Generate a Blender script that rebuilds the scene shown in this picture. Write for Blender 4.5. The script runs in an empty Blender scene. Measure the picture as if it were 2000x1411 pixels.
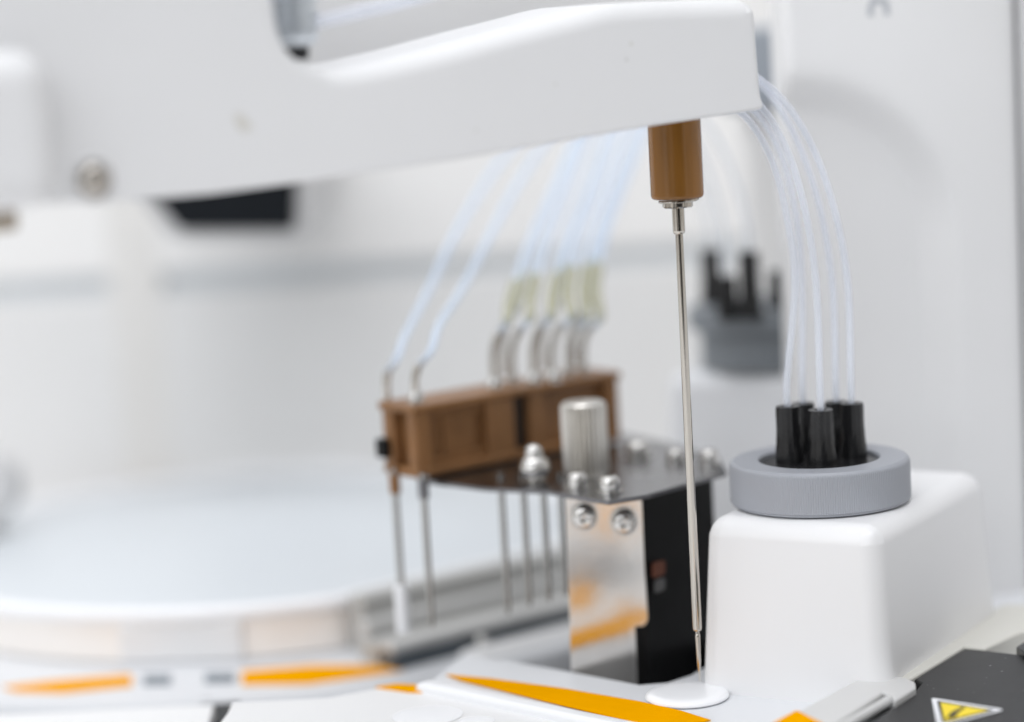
import bpy, bmesh, math, random
from mathutils import Vector, Matrix
random.seed(4)
S = bpy.context.scene
COL = S.collection

# ------------------------------------------------------------ camera, light, exposure
LENS = 85.0
FPX = 2000 * LENS / 36
PITCH, ROLL = math.radians(7.8), math.radians(3.2)
FWD = Vector((0, math.cos(PITCH), -math.sin(PITCH)))
R0 = Vector((1, 0, 0)); U0 = Vector((0, math.sin(PITCH), math.cos(PITCH)))
UP = U0 * math.cos(ROLL) + R0 * math.sin(ROLL)
RT = R0 * math.cos(ROLL) - U0 * math.sin(ROLL)
CAM = Vector((-0.0404, -0.5600, 0.1600))
cd = bpy.data.cameras.new('camera'); cam = bpy.data.objects.new('camera', cd); COL.objects.link(cam)
cd.lens = LENS; cd.sensor_width = 36; cd.clip_start = 0.01; cd.clip_end = 50
cam.matrix_world = Matrix(((RT.x, UP.x, -FWD.x, CAM.x), (RT.y, UP.y, -FWD.y, CAM.y), (RT.z, UP.z, -FWD.z, CAM.z), (0, 0, 0, 1)))
cd.dof.use_dof = True; cd.dof.focus_distance = 0.566; cd.dof.aperture_fstop = 3.7
S.camera = cam

W = bpy.data.worlds.new('World'); S.world = W; W.use_nodes = True
wt = W.node_tree; wt.nodes.clear()
wo = wt.nodes.new('ShaderNodeOutputWorld'); wb = wt.nodes.new('ShaderNodeBackground')
wc = wt.nodes.new('ShaderNodeTexCoord'); ws = wt.nodes.new('ShaderNodeSeparateXYZ'); wr = wt.nodes.new('ShaderNodeValToRGB')
wm = wt.nodes.new('ShaderNodeMapRange'); wm.inputs[1].default_value = -1; wm.inputs[2].default_value = 1
wt.links.new(wc.outputs['Generated'], ws.inputs[0]); wt.links.new(ws.outputs[2], wm.inputs[0]); wt.links.new(wm.outputs[0], wr.inputs[0])
e = wr.color_ramp.elements
e[0].position = 0.0; e[0].color = (.24, .225, .21, 1)
e[1].position = 1.0; e[1].color = (.97, .98, 1.02, 1)
for p_, c_ in ((.44, (.42, .405, .385, 1)), (.52, (.70, .685, .665, 1)), (.68, (.79, .78, .765, 1))):
    k = e.new(p_); k.color = c_
wmap = wt.nodes.new('ShaderNodeMapping'); wmap.inputs['Scale'].default_value = (3.6, 3.6, .30); wmap.inputs['Location'].default_value = (.7, .2, 0)
wn = wt.nodes.new('ShaderNodeTexNoise'); wn.inputs['Scale'].default_value = 1.3; wn.inputs['Detail'].default_value = 1.5
wnr = wt.nodes.new('ShaderNodeMapRange'); wnr.inputs[1].default_value = .40; wnr.inputs[2].default_value = .58; wnr.inputs[3].default_value = .08; wnr.inputs[4].default_value = 1.45
wmul = wt.nodes.new('ShaderNodeMix'); wmul.data_type = 'RGBA'; wmul.blend_type = 'MULTIPLY'; wmul.inputs['Factor'].default_value = 1
wt.links.new(wc.outputs['Generated'], wmap.inputs[0]); wt.links.new(wmap.outputs[0], wn.inputs['Vector']); wt.links.new(wn.outputs['Fac'], wnr.inputs[0])
wt.links.new(wr.outputs[0], wmul.inputs['A']); wt.links.new(wnr.outputs[0], wmul.inputs['B'])
wd0 = Vector((.14, -1, .02)).normalized()
wdot = wt.nodes.new('ShaderNodeVectorMath'); wdot.operation = 'DOT_PRODUCT'; wdot.inputs[1].default_value = wd0
wnm = wt.nodes.new('ShaderNodeVectorMath'); wnm.operation = 'NORMALIZE'; wt.links.new(wc.outputs['Generated'], wnm.inputs[0]); wt.links.new(wnm.outputs[0], wdot.inputs[0])
wlb = wt.nodes.new('ShaderNodeMapRange'); wlb.inputs[1].default_value = .86; wlb.inputs[2].default_value = .95; wlb.inputs[3].default_value = 1; wlb.inputs[4].default_value = .05
wt.links.new(wdot.outputs['Value'], wlb.inputs[0])
wm2 = wt.nodes.new('ShaderNodeMix'); wm2.data_type = 'RGBA'; wm2.blend_type = 'MULTIPLY'; wm2.inputs['Factor'].default_value = 1
wt.links.new(wmul.outputs['Result'], wm2.inputs['A']); wt.links.new(wlb.outputs[0], wm2.inputs['B'])
wt.links.new(wm2.outputs['Result'], wb.inputs[0]); wb.inputs[1].default_value = 0.89
wt.links.new(wb.outputs[0], wo.inputs[0])

def area(name, loc, target, sx, sy, power, col):
    l = bpy.data.lights.new(name, 'AREA'); l.shape = 'RECTANGLE'; l.size = sx; l.size_y = sy; l.energy = power; l.color = col
    o = bpy.data.objects.new(name, l); COL.objects.link(o); o.location = loc
    o.rotation_euler = (Vector(target) - Vector(loc)).to_track_quat('-Z', 'Y').to_euler()
area('unseen_area_light', (-0.80, -1.15, 1.0), (0, .1, 0), 1.7, 1.3, 12.5, (.93, .957, 1.0))  # soft key placed out of view at the left front
area('unseen_area_light', (-0.2, -0.15, 1.65), (0, .35, 0), 1.4, 0.6, 9.8, (.98, .985, 1.0))  # unseen overhead lamp, aimed back to brighten the rear
S.view_settings.view_transform = 'Standard'; S.view_settings.look = 'None'
S.view_settings.gamma = 1; S.view_settings.use_curve_mapping = False
S.view_settings.exposure = 0.13
S.cycles.max_bounces = 10; S.cycles.transparent_max_bounces = 24
S.cycles.use_denoising = True

# ------------------------------------------------------------ measuring helpers (photo pixel + real depth or height -> place)
def ray(x, y): return FWD + RT * ((x - 1000) / FPX) - UP * ((y - 705.5) / FPX)
def P(x, y, d): return CAM + ray(x, y) * d
def Z(x, y, z):
    v = ray(x, y); return CAM + v * ((z - CAM.z) / v.z)
def px(n, d): return n * d / FPX

# ------------------------------------------------------------ materials
def mat(name, col, rough=.4, metal=0., var=.03, scale=60, bump=0., bscale=900, coat=0., trans=0., ior=1.45, spec=None, aniso=None, sss=0.):
    m = bpy.data.materials.new(name); m.use_nodes = True; t = m.node_tree; b = t.nodes['Principled BSDF']
    b.inputs['Roughness'].default_value = rough; b.inputs['Metallic'].default_value = metal
    b.inputs['Coat Weight'].default_value = coat; b.inputs['Transmission Weight'].default_value = trans
    b.inputs['IOR'].default_value = ior
    if spec is not None: b.inputs['Specular IOR Level'].default_value = spec
    tc = t.nodes.new('ShaderNodeTexCoord')
    mp = t.nodes.new('ShaderNodeMapping'); t.links.new(tc.outputs['Object'], mp.inputs[0])
    if aniso: mp.inputs['Scale'].default_value = aniso
    n = t.nodes.new('ShaderNodeTexNoise'); n.inputs['Scale'].default_value = scale; n.inputs['Detail'].default_value = 5
    t.links.new(mp.outputs[0], n.inputs['Vector'])
    r = t.nodes.new('ShaderNodeValToRGB')
    r.color_ramp.elements[0].position = .3; r.color_ramp.elements[1].position = .7
    r.color_ramp.elements[0].color = tuple(c * (1 - var) for c in col) + (1,)
    r.color_ramp.elements[1].color = tuple(min(1, c * (1 + var)) for c in col) + (1,)
    t.links.new(n.outputs['Fac'], r.inputs[0]); t.links.new(r.outputs[0], b.inputs['Base Color'])
    mr = t.nodes.new('ShaderNodeMapRange'); mr.inputs[3].default_value = max(0, rough * .85); mr.inputs[4].default_value = min(1, rough * 1.15)
    t.links.new(n.outputs['Fac'], mr.inputs[0]); t.links.new(mr.outputs[0], b.inputs['Roughness'])
    if bump:
        n2 = t.nodes.new('ShaderNodeTexNoise'); n2.inputs['Scale'].default_value = bscale; n2.inputs['Detail'].default_value = 3
        bp = t.nodes.new('ShaderNodeBump'); bp.inputs['Strength'].default_value = bump; bp.inputs['Distance'].default_value = .0003
        t.links.new(mp.outputs[0], n2.inputs['Vector']); t.links.new(n2.outputs['Fac'], bp.inputs['Height']); t.links.new(bp.outputs[0], b.inputs['Normal'])
    return m

def specks(m, col, scale, thr, soft=.02):
    """small dust or dirt specks with a shape of their own"""
    t = m.node_tree; b = t.nodes['Principled BSDF']; src = b.inputs['Base Color'].links[0].from_socket
    tc = t.nodes.new('ShaderNodeTexCoord'); n = t.nodes.new('ShaderNodeTexNoise'); n.inputs['Scale'].default_value = scale; n.inputs['Detail'].default_value = 2
    t.links.new(tc.outputs['Object'], n.inputs['Vector'])
    mr = t.nodes.new('ShaderNodeMapRange'); mr.inputs[1].default_value = thr; mr.inputs[2].default_value = thr + soft
    t.links.new(n.outputs['Fac'], mr.inputs[0])
    mx = t.nodes.new('ShaderNodeMix'); mx.data_type = 'RGBA'
    t.links.new(mr.outputs[0], mx.inputs['Factor']); t.links.new(src, mx.inputs['A']); mx.inputs['B'].default_value = (*col, 1)
    t.links.new(mx.outputs['Result'], b.inputs['Base Color'])
    return m

WHITE = (.80, .802, .806)
M = {}
M['arm'] = specks(specks(mat('white_arm_plastic', (.77, .775, .785), .38, var=.012, scale=25, bump=.05, bscale=1600), (.60, .59, .55), 190, .77, .05), (.66, .65, .62), 62, .74, .08)
M['white'] = mat('white_plastic', WHITE, .36, var=.012, scale=25, bump=.05, bscale=1500)
M['block'] = mat('gloss_white_plastic', (.82, .822, .83), .33, var=.008, scale=25, bump=.03, bscale=1500)
M['deck'] = specks(mat('deck_white', (.70, .715, .74), .32, var=.012, scale=30, bump=.05, bscale=1500), (.62, .6, .56), 260, .76, .05)
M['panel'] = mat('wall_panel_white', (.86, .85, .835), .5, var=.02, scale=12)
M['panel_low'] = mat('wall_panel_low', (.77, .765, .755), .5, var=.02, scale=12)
M['rib'] = mat('pale_grey_plastic', (.58, .58, .575), .38, var=.015, scale=40, bump=.06, bscale=1500)
M['beige'] = mat('beige_plastic', (.66, .65, .60), .42, var=.02, scale=40, bump=.06, bscale=1500)
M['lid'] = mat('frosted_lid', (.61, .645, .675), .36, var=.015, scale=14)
M['lidwall'] = mat('lid_side_plastic', (.90, .86, .82), .30, var=.03, scale=18)  # peach tint painted in for orange light reflected and passing through
M['peek'] = mat('brown_peek', (.255, .108, .016), .22, var=.34, scale=90, aniso=(1, 1, .12), bump=.05, bscale=2200, spec=.6)
M['peek2'] = mat('brown_peek_block', (.25, .124, .050), .40, var=.12, scale=120, bump=.1, bscale=1800, spec=.35)
M['steel'] = mat('brushed_steel', (.56, .525, .475), .11, 1., var=.05, scale=500, aniso=(1, 1, .03), bump=.03, bscale=900)
M['steelplate'] = mat('steel_plate', (.72, .70, .67), .13, 1., var=.05, scale=160, bump=.04, bscale=700)
M['darkplate'] = mat('dark_steel_plate', (.20, .20, .21), .26, 1., var=.15, scale=160, bump=.05, bscale=800)
M['screw'] = mat('bright_screw_steel', (.66, .65, .63), .20, 1., var=.04, scale=300)
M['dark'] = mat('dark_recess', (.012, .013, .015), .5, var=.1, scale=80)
M['black'] = mat('black_plastic', (.010, .010, .011), .26, var=.25, scale=140, bump=.12, bscale=1400)
M['blackbox'] = mat('black_housing', (.006, .006, .0065), .30, var=.25, scale=90, bump=.05, bscale=900, spec=.22)
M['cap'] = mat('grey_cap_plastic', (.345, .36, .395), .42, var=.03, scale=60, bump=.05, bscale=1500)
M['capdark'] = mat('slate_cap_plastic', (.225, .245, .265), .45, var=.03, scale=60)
M['cover'] = specks(mat('charcoal_cover', (.016, .0165, .0175), .38, var=.10, scale=60, bump=.06, bscale=1800), (.30, .30, .30), 620, .715, .04)
M['orange'] = specks(mat('orange_print', (.80, .35, .0003), .7, var=.03, scale=70, spec=.0), (.62, .25, .01), 300, .74, .05)
M['yellow'] = mat('yellow_print', (.86, .66, .012), .4, var=.02, scale=90)
M['ink'] = mat('black_print', (.022, .021, .022), .45, var=.05, scale=90)
M['sticker'] = mat('sticker_white', (.84, .85, .88), .4, var=.01, scale=90)
M['greyink'] = mat('grey_print', (.17, .20, .23), .5, var=.05, scale=90)
M['paleink'] = mat('pale_grey_print', (.46, .48, .51), .5, var=.05, scale=90)
M['midgrey'] = mat('mid_grey_plastic', (.33, .36, .40), .45, var=.04, scale=30)  # plain even mid grey
M['trough'] = mat('grey_trough_plastic', (.46, .46, .445), .42, var=.05, scale=40)
M['troughrim'] = mat('trough_rim_plastic', (.56, .56, .55), .36, var=.04, scale=40)
M['ledgeedge'] = mat('dark_slate_edge', (.07, .085, .10), .4, var=.08, scale=40)
M['olive'] = None
M['disk'] = mat('white_porcelain', (.86, .87, .89), .25, var=.006, scale=30)
M['window'] = mat('dark_window', (.007, .009, .012), .35, var=.1, scale=60, spec=.2)
M['label'] = mat('red_reflection', (.13, .042, .022), .5, var=.1, scale=200)  # reddish reflection in the gloss, painted as a patch
M['brownmetal'] = mat('tarnished_metal', (.40, .35, .29), .4, .6, var=.08, scale=80)

def tube_mat(name, col, a):
    m = mat(name, col, .16, var=.03, scale=60)
    t = m.node_tree; b = t.nodes['Principled BSDF']; out = t.nodes['Material Output']
    tr = t.nodes.new('ShaderNodeBsdfTransparent'); tr.inputs[0].default_value = (.96, .98, 1, 1)
    lw = t.nodes.new('ShaderNodeLayerWeight'); lw.inputs[0].default_value = .35
    mr = t.nodes.new('ShaderNodeMapRange'); mr.inputs[3].default_value = a; mr.inputs[4].default_value = min(1, a + .45)
    mx = t.nodes.new('ShaderNodeMixShader')
    t.links.new(lw.outputs['Facing'], mr.inputs[0]); t.links.new(mr.outputs[0], mx.inputs[0])
    t.links.new(tr.outputs[0], mx.inputs[1]); t.links.new(b.outputs[0], mx.inputs[2]); t.links.new(mx.outputs[0], out.inputs[0])
    return m
M['tube'] = tube_mat('clear_tubing', (.74, .84, 1.0), .30)
M['olive'] = tube_mat('olive_sleeve', (.52, .48, .28), .40)
M['tubewhite'] = tube_mat('milky_tubing', (.86, .88, .95), .34)
M['satin'] = mat('satin_knurled_steel', (.72, .70, .66), .30, 1., var=.05, scale=300)
M['slotbrown'] = mat('dark_brown_slot', (.022, .013, .008), .5, var=.1, scale=80)
M['greyconn'] = mat('bright_ribbed_metal', (.66, .70, .74), .30, .6, var=.05, scale=60)
M['darksteel'] = mat('worn_screw_steel', (.52, .49, .45), .22, 1., var=.08, scale=200)
M['needle'] = mat('thin_needle_steel', (.40, .395, .38), .25, 1., var=.05, scale=300)
M['dimreflection'] = mat('grey_reflection', (.10, .10, .10), .5, var=.1, scale=90)  # pale half of that reflection, painted grey
M['groove'] = mat('groove_grey', (.66, .69, .71), .5, var=.02, scale=20)
M['seam'] = mat('seam_beige', (.76, .745, .72), .5, var=.02, scale=20)
M['side'] = mat('side_panel_grey', (.62, .62, .625), .45, var=.02, scale=20)
M['tubefaint'] = tube_mat('thin_clear_tubing', (.80, .83, .88), .30)

# ------------------------------------------------------------ mesh helpers
def finish(name, bm, m, parent=None, smooth=35, loc=None):
    bmesh.ops.recalc_face_normals(bm, faces=bm.faces)
    me = bpy.data.meshes.new(name)
    if loc is not None:
        bmesh.ops.translate(bm, verts=bm.verts, vec=-Vector(loc))
    bm.to_mesh(me); bm.free()
    me.materials.append(m if not isinstance(m, str) else M[m])
    for p in me.polygons: p.use_smooth = True
    me.set_sharp_from_angle(angle=math.radians(smooth))
    o = bpy.data.objects.new(name, me); COL.objects.link(o)
    wn_ = o.modifiers.new('weighted_normals', 'WEIGHTED_NORMAL'); wn_.keep_sharp = True; wn_.weight = 100
    if loc is not None: o.location = loc
    if parent is not None:
        o.parent = parent
        if loc is None: loc = Vector((0, 0, 0))
        o.matrix_parent_inverse = Matrix.Translation(-parent.location) if parent.rotation_euler.z == 0 else parent.matrix_basis.inverted()
    return o
def tag(o, label, cat, group=None, kind=None):
    if kind: o['kind'] = kind
    if label: o['label'] = label
    if cat: o['category'] = cat
    if group: o['group'] = group
    return o
def thing(name, label, cat, loc, group=None):
    o = bpy.data.objects.new(name, None); COL.objects.link(o); o.location = loc; o.empty_display_size = .01
    return tag(o, label, cat, group)

def merge(bm, other, mtx=None):
    if mtx is not None: bmesh.ops.transform(other, matrix=mtx, verts=other.verts)
    me = bpy.data.meshes.new('tmp'); other.to_mesh(me); other.free(); bm.from_mesh(me); bpy.data.meshes.remove(me)
    return bm
def box(sx, sy, sz, bev=.001, seg=4, c=(0, 0, 0)):
    bm = bmesh.new(); bmesh.ops.create_cube(bm, size=1)
    bmesh.ops.scale(bm, vec=(sx, sy, sz), verts=bm.verts); bmesh.ops.translate(bm, vec=c, verts=bm.verts)
    if bev: bmesh.ops.bevel(bm, geom=bm.edges[:], offset=bev, segments=seg, profile=.5, affect='EDGES', clamp_overlap=True)
    return bm
def frame(origin, yaw):
    return Matrix.Translation(origin) @ Matrix.Rotation(yaw, 4, 'Z')
def prism(pts, thick, bev=0., seg=4, both=True, vec=None):
    """outline (3D points, planar) given a real thickness along vec"""
    bm = bmesh.new(); vs = [bm.verts.new(p) for p in pts]; f = bm.faces.new(vs); f.normal_update()
    v = Vector(vec) * thick if vec is not None else Vector((0, 0, -thick))
    r = bmesh.ops.extrude_face_region(bm, geom=[f])
    bmesh.ops.translate(bm, verts=[g for g in r['geom'] if isinstance(g, bmesh.types.BMVert)], vec=v)
    bmesh.ops.recalc_face_normals(bm, faces=bm.faces)
    if bev:
        nv = v.normalized()
        es = [ed for ed in bm.edges if abs((ed.verts[0].co - ed.verts[1].co).normalized().dot(nv)) < .3]
        if not both:
            top = max((vv.co.dot(-nv) for vv in bm.verts)) - thick * .5
            es = [ed for ed in es if ed.verts[0].co.dot(-nv) > top]
        bmesh.ops.bevel(bm, geom=es, offset=bev, segments=seg, profile=.5, affect='EDGES', clamp_overlap=True)
    return bm
def smooth_poly(pts, n=3):
    """Chaikin corner cutting on a closed 2D/3D outline"""
    pts = [Vector(p) for p in pts]
    for _ in range(n):
        q = []
        for i, a in enumerate(pts):
            b = pts[(i + 1) % len(pts)]
            q += [a * .75 + b * .25, a * .25 + b * .75]
        pts = q
    return pts
def round_poly(pts, rad, seg=6):
    """round each corner of a closed outline by its own radius"""
    pts = [Vector(p) for p in pts]; out = []; n = len(pts)
    for i, b in enumerate(pts):
        rr = rad[i] if isinstance(rad, (list, tuple)) else rad
        a, c = pts[i - 1], pts[(i + 1) % n]
        if rr <= 0: out.append(b); continue
        u, v = (a - b), (c - b); lu, lv = u.length, v.length
        t = min(rr, lu * .48, lv * .48); p0 = b + u.normalized() * t; p1 = b + v.normalized() * t
        for k in range(seg + 1):
            s = k / seg; out.append(p0 * (1 - s) ** 2 + b * 2 * s * (1 - s) + p1 * s * s)
    return out
def lathe(prof, seg=48, mtx=None, ribs=0, ribd=0., ribz=None):
    """profile of (radius, z) turned round the z axis; optional knurl ribs"""
    bm = bmesh.new(); rings = []
    for r_, z_ in prof:
        if r_ < 1e-7: rings.append([bm.verts.new((0, 0, z_))]); continue
        ring = []
        for k in range(seg):
            a = 2 * math.pi * k / seg; q = r_
            if ribs and ribz and ribz[0] <= z_ <= ribz[1]: q = r_ - ribd * (.5 - .5 * math.cos(a * ribs))
            ring.append(bm.verts.new((q * math.cos(a), q * math.sin(a), z_)))
        rings.append(ring)
    for a, b in zip(rings, rings[1:]):
        if len(a) == 1 and len(b) == 1: continue
        for k in range(seg):
            k2 = (k + 1) % seg
            if len(a) == 1: bm.faces.new((a[0], b[k], b[k2]))
            elif len(b) == 1: bm.faces.new((a[k], b[0], a[k2]))
            else: bm.faces.new((a[k], b[k], b[k2], a[k2]))
    if mtx is not None: bmesh.ops.transform(bm, matrix=mtx, verts=bm.verts)
    return bm
def spline(pts, n=10):
    pts = [Vector(p) for p in pts]; ext = [pts[0] * 2 - pts[1]] + pts + [pts[-1] * 2 - pts[-2]]; out = []
    for i in range(1, len(ext) - 2):
        a, b, c, d = ext[i - 1:i + 3]
        for k in range(n):
            t = k / n
            out.append(.5 * ((2 * b) + (c - a) * t + (2 * a - 5 * b + 4 * c - d) * t * t + (3 * b - a - 3 * c + d) * t ** 3))
    out.append(pts[-1]); return out
def sweep(pts, rad, seg=12):
    """tube along a path; rad is a number or a list per point"""
    bm = bmesh.new(); rings = []; up = Vector((0, 1, .01)).normalized()
    n = len(pts)
    for i, p in enumerate(pts):
        t = (pts[min(i + 1, n - 1)] - pts[max(i - 1, 0)]).normalized()
        x = t.cross(up).normalized(); y = x.cross(t).normalized()
        r_ = rad[i] if isinstance(rad, (list, tuple)) else rad
        rings.append([bm.verts.new(p + (x * math.cos(2 * math.pi * k / seg) + y * math.sin(2 * math.pi * k / seg)) * r_) for k in range(seg)])
    for a, b in zip(rings, rings[1:]):
        for k in range(seg): bm.faces.new((a[k], b[k], b[(k + 1) % seg], a[(k + 1) % seg]))
    bm.faces.new(rings[0]); bm.faces.new(rings[-1][::-1]); return bm
def dome(r_, h, seg=24, skirt=0.):
    pr = [(0, 0), (r_, 0)]
    if skirt: pr.append((r_, skirt))
    for k in range(1, 8):
        a = k / 8 * math.pi / 2; pr.append((r_ * math.cos(a), skirt + h * math.sin(a)))
    return pr + [(0, skirt + h)]
def at(v): return Matrix.Translation(v)

# ------------------------------------------------------------ the setting: base of the instrument
ZB = -.022
bm = box(2.4, 2.0, .03, 0, c=(0, .2, ZB - .015))
tag(finish('instrument_base', bm, 'white'), None, None, kind='structure')

# back panel: four flat panels with grooves between them
DW = .90
def wall_pt(x, y, off=0.): return P(x, y, DW) + Vector((0, off, 0))
wy = wall_pt(500, 500).y
back = thing('back_panel', 'pale grey back panel with one horizontal and one vertical groove, far behind the lid', 'panel', (wall_pt(500, 500).x, wy, ZB))
def wx(x): return wall_pt(x, 540).x
gz0, gz1 = wall_pt(420, 566).z, wall_pt(420, 528).z
gx0, gx1 = wx(244), wx(284)
finish('backing', box(1.6, .01, .9, 0, c=(0, wy + .005 + .0016, ZB + .45)), 'groove', back)
finish('seam_strip', box(gx1 - gx0 + .012, .0036, .9, .0008, 2, c=((gx0 + gx1) / 2, wy - .0003, ZB + .45)), 'seam', back)
for x0, x1 in ((-.8, gx0), (gx1, .8)):
    finish('upper_sheet', box(x1 - x0, .004, .88 - gz1, .0015, 3, c=((x0 + x1) / 2, wy, (gz1 + .88) / 2)), 'panel', back)
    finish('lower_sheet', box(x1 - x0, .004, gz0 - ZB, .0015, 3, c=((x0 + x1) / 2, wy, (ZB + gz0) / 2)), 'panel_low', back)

# ------------------------------------------------------------ deck panels
deck = thing('deck_panel', 'white top deck under the probe, edged by a raised white rib', 'panel', (0, 0, ZB))
rl0, rl1 = Z(838, 1330, 0), Z(1240, 1413, 0)
rdir = (rl1 - rl0).normalized(); rn = Vector((rdir.y, -rdir.x, 0))
far = rl0 + rdir * .46
edge = [Z(905, 1276, 0), Z(1080, 1304, 0), Z(1250, 1336, 0), Z(1300, 1332, 0), Z(1345, 1318, 0), Z(1378, 1298, 0), Z(1400, 1250, 0)]
pts = [rl0] + edge + [Vector((.045, .10, 0)), Vector((.35, .10, 0)), Vector((.35, -.35, 0)), far + Vector((.02, 0, 0)), far]
finish('top_sheet', prism(pts, .021, .0012, 4, both=False), 'deck', deck)
rib = [rl0 + rn * .0046, rl0 - rn * .0004, far - rn * .0004, far + rn * .0046]
rib = [p + Vector((0, 0, .0006)) for p in rib]
finish('edge_rib', prism(rib, .0220, .0014, 4, both=False), 'disk', deck)
def sheet(name, pix, z, m, parent, th=.0004, rad=0.):
    q = [Z(x, y, z) for x, y in pix]
    if rad: q = round_poly(q, rad, 5)
    return finish(name, prism(q, th), m, parent)
sheet('orange_stripe', [(872, 1317), (960, 1325), (1100, 1344), (1250, 1370), (1330, 1388), (1388, 1406), (1300, 1425), (1236, 1409), (1100, 1377), (990, 1350), (900, 1328)], .0005, 'orange', deck, .0003)
# the same kind of print goes on towards the viewer (it shows mirrored in the steel bracket)
# left deck round the lid
ZL = -.0145
LR = .112
_a, _b = Z(0, 1188, 0).to_2d(), Z(682, 1173, 0).to_2d(); _m = (_a + _b) / 2; _h = (_b - _a) / 2
lc = _m + Vector((-_h.y, _h.x)).normalized() * math.sqrt(LR * LR - _h.length_squared)
ZL = -.0145
ring = thing('lid_surround', 'curved white surround with orange and grey printed marks in front of the round lid', 'panel', (lc.x, lc.y, ZB))
rout = max((Z(x, y, ZL).to_2d() - lc).length for x, y in ((250, 1378), (520, 1372)))
finish('ring_plate', lathe([(LR - .03, ZB + .0005), (LR - .03, ZL), (rout - .006, ZL), (rout - .003, ZL + .0012), (rout - .0012, ZL + .001), (rout, ZL - .0008), (rout, ZB + .0005), (LR - .03, ZB + .0005)], 160, at((lc.x, lc.y, 0))), 'deck', ring)
sheet('orange_mark', [(5, 1341), (110, 1329), (256, 1317), (258, 1338), (120, 1352), (30, 1349)], ZL + .0004, 'orange', ring)
sheet('orange_mark', [(472, 1310), (610, 1299), (740, 1300), (785, 1308), (700, 1321), (600, 1335), (472, 1336)], ZL + .0004, 'orange', ring)
sheet('grey_mark', [(280, 1319), (334, 1318), (334, 1335), (280, 1336)], ZL + .0004, 'greyink', ring)
sheet('grey_mark', [(400, 1315), (459, 1314), (459, 1331), (400, 1332)], ZL + .0004, 'greyink', ring)
low = thing('front_panel', 'flat pale panel in front of the lid surround, cut by a dark slit', 'panel', (-.1, .02, ZB))
ZF = -.0018; ZFL = -.0100
a0, a1 = Z(415, 1372, ZF), Z(445, 1372, ZF)
finish('left_sheet', prism([Vector((-.40, Z(0, 1385, ZFL).y, ZFL)), Z(200, 1386, ZFL), Z(418, 1376, ZFL), Z(412, 1400, ZFL), Z(380, 1480, ZFL), Vector((-.16, -.5, ZFL)), Vector((-.40, -.5, ZFL))], .003, .0006, 3, both=False), 'white', low)
finish('right_sheet', prism([Z(452, 1372, ZF), Z(640, 1362, ZF), Z(780, 1336, ZF), rl0 + Vector((0, 0, ZF)) - rdir * .002, rl0 + rdir * .01 + rn * .001 + Vector((0, 0, ZF)), far + rn * .001 + Vector((0, 0, ZF)), far + rn * .001 + Vector((.0, -.14, ZF)), Vector((-.145, -.5, ZF)), Z(425, 1416, ZF), Z(445, 1390, ZF)], .003, .0006, 3, both=False), 'white', low)
finish('slit_floor', prism([Z(395, 1365, ZFL - .004), Z(470, 1365, ZFL - .004), Z(450, 1450, ZFL - .004), Z(380, 1450, ZFL - .004)], .0005), 'dark', low)
sheet('orange_mark', [(733, 1341), (775, 1335), (812, 1337), (868, 1352), (800, 1351)], ZF + .0004, 'orange', low)
for cx, cy, rr in ((835, 1398, .0085), (930, 1410, .0045)):  # thin white rounds, paler than the panel
    c = Z(cx, cy, ZF)
    tag(finish('white_round', lathe([(0, .0001), (rr, .0001), (rr - .0012, .0003), (0, .00035)], 48, at(c)), 'disk', None, loc=c),
        'large white round patch on the pale front panel' if rr > .006 else 'small white round patch on the pale front panel beside the raised rib', 'disc')

# round lid
lid = thing('round_incubator', 'wide round pale blue-white lid with a bright rim, left of the brown manifold', 'lid', (lc.x, lc.y, ZL))
_c = Z(684, 1170, 0); _g = Z(1105, 1196, -.010) - Z(770, 1280, -.010); _g.z = 0; _g.normalize(); _gn = Vector((-_g.y, _g.x, 0))
def lid_ring(rad, z, back=0.):
    """circle flattened by the straight cut along the trough"""
    out = []; n = 220
    for k in range(n):
        a = 2 * math.pi * k / n; p = Vector((lc.x + rad * math.cos(a), lc.y + rad * math.sin(a), z)); d = (p - _c).dot(_gn) - back
        if d < 0: p = p - _gn * d
        out.append(p)
    return out
def skin(rings, close=False):
    bm = bmesh.new(); vs = [[bm.verts.new(p) for p in rg] for rg in rings]; n = len(vs[0])
    for A, B in zip(vs, vs[1:] + ([vs[0]] if close else [])):
        for i in range(n):
            try: bm.faces.new((A[i], A[(i + 1) % n], B[(i + 1) % n], B[i]))
            except ValueError: pass
    if not close: bm.faces.new(vs[-1]); bm.faces.new(vs[0][::-1])
    return bm
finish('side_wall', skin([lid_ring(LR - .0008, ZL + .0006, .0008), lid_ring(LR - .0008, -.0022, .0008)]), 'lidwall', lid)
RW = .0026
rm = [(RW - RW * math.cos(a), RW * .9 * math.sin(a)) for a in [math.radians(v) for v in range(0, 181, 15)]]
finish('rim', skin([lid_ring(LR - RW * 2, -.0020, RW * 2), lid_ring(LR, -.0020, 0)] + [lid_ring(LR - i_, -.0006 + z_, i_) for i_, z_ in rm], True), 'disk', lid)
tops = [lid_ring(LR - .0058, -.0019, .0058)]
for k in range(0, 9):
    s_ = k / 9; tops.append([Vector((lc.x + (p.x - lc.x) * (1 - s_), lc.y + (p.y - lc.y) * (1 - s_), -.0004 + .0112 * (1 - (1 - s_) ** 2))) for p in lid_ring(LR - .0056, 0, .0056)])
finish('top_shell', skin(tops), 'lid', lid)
aL = Z(365, 1240, -.008)
ang = math.atan2(aL.y - lc.y, aL.x - lc.x)
finish('latch', box(.0035, .036, .0118, .0012, 4), 'white', lid).matrix_basis = Matrix.Translation(Vector((lc.x + math.cos(ang) * (LR - .0023), lc.y + math.sin(ang) * (LR - .0023), -.0084))) @ Matrix.Rotation(ang, 4, 'Z')

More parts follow.
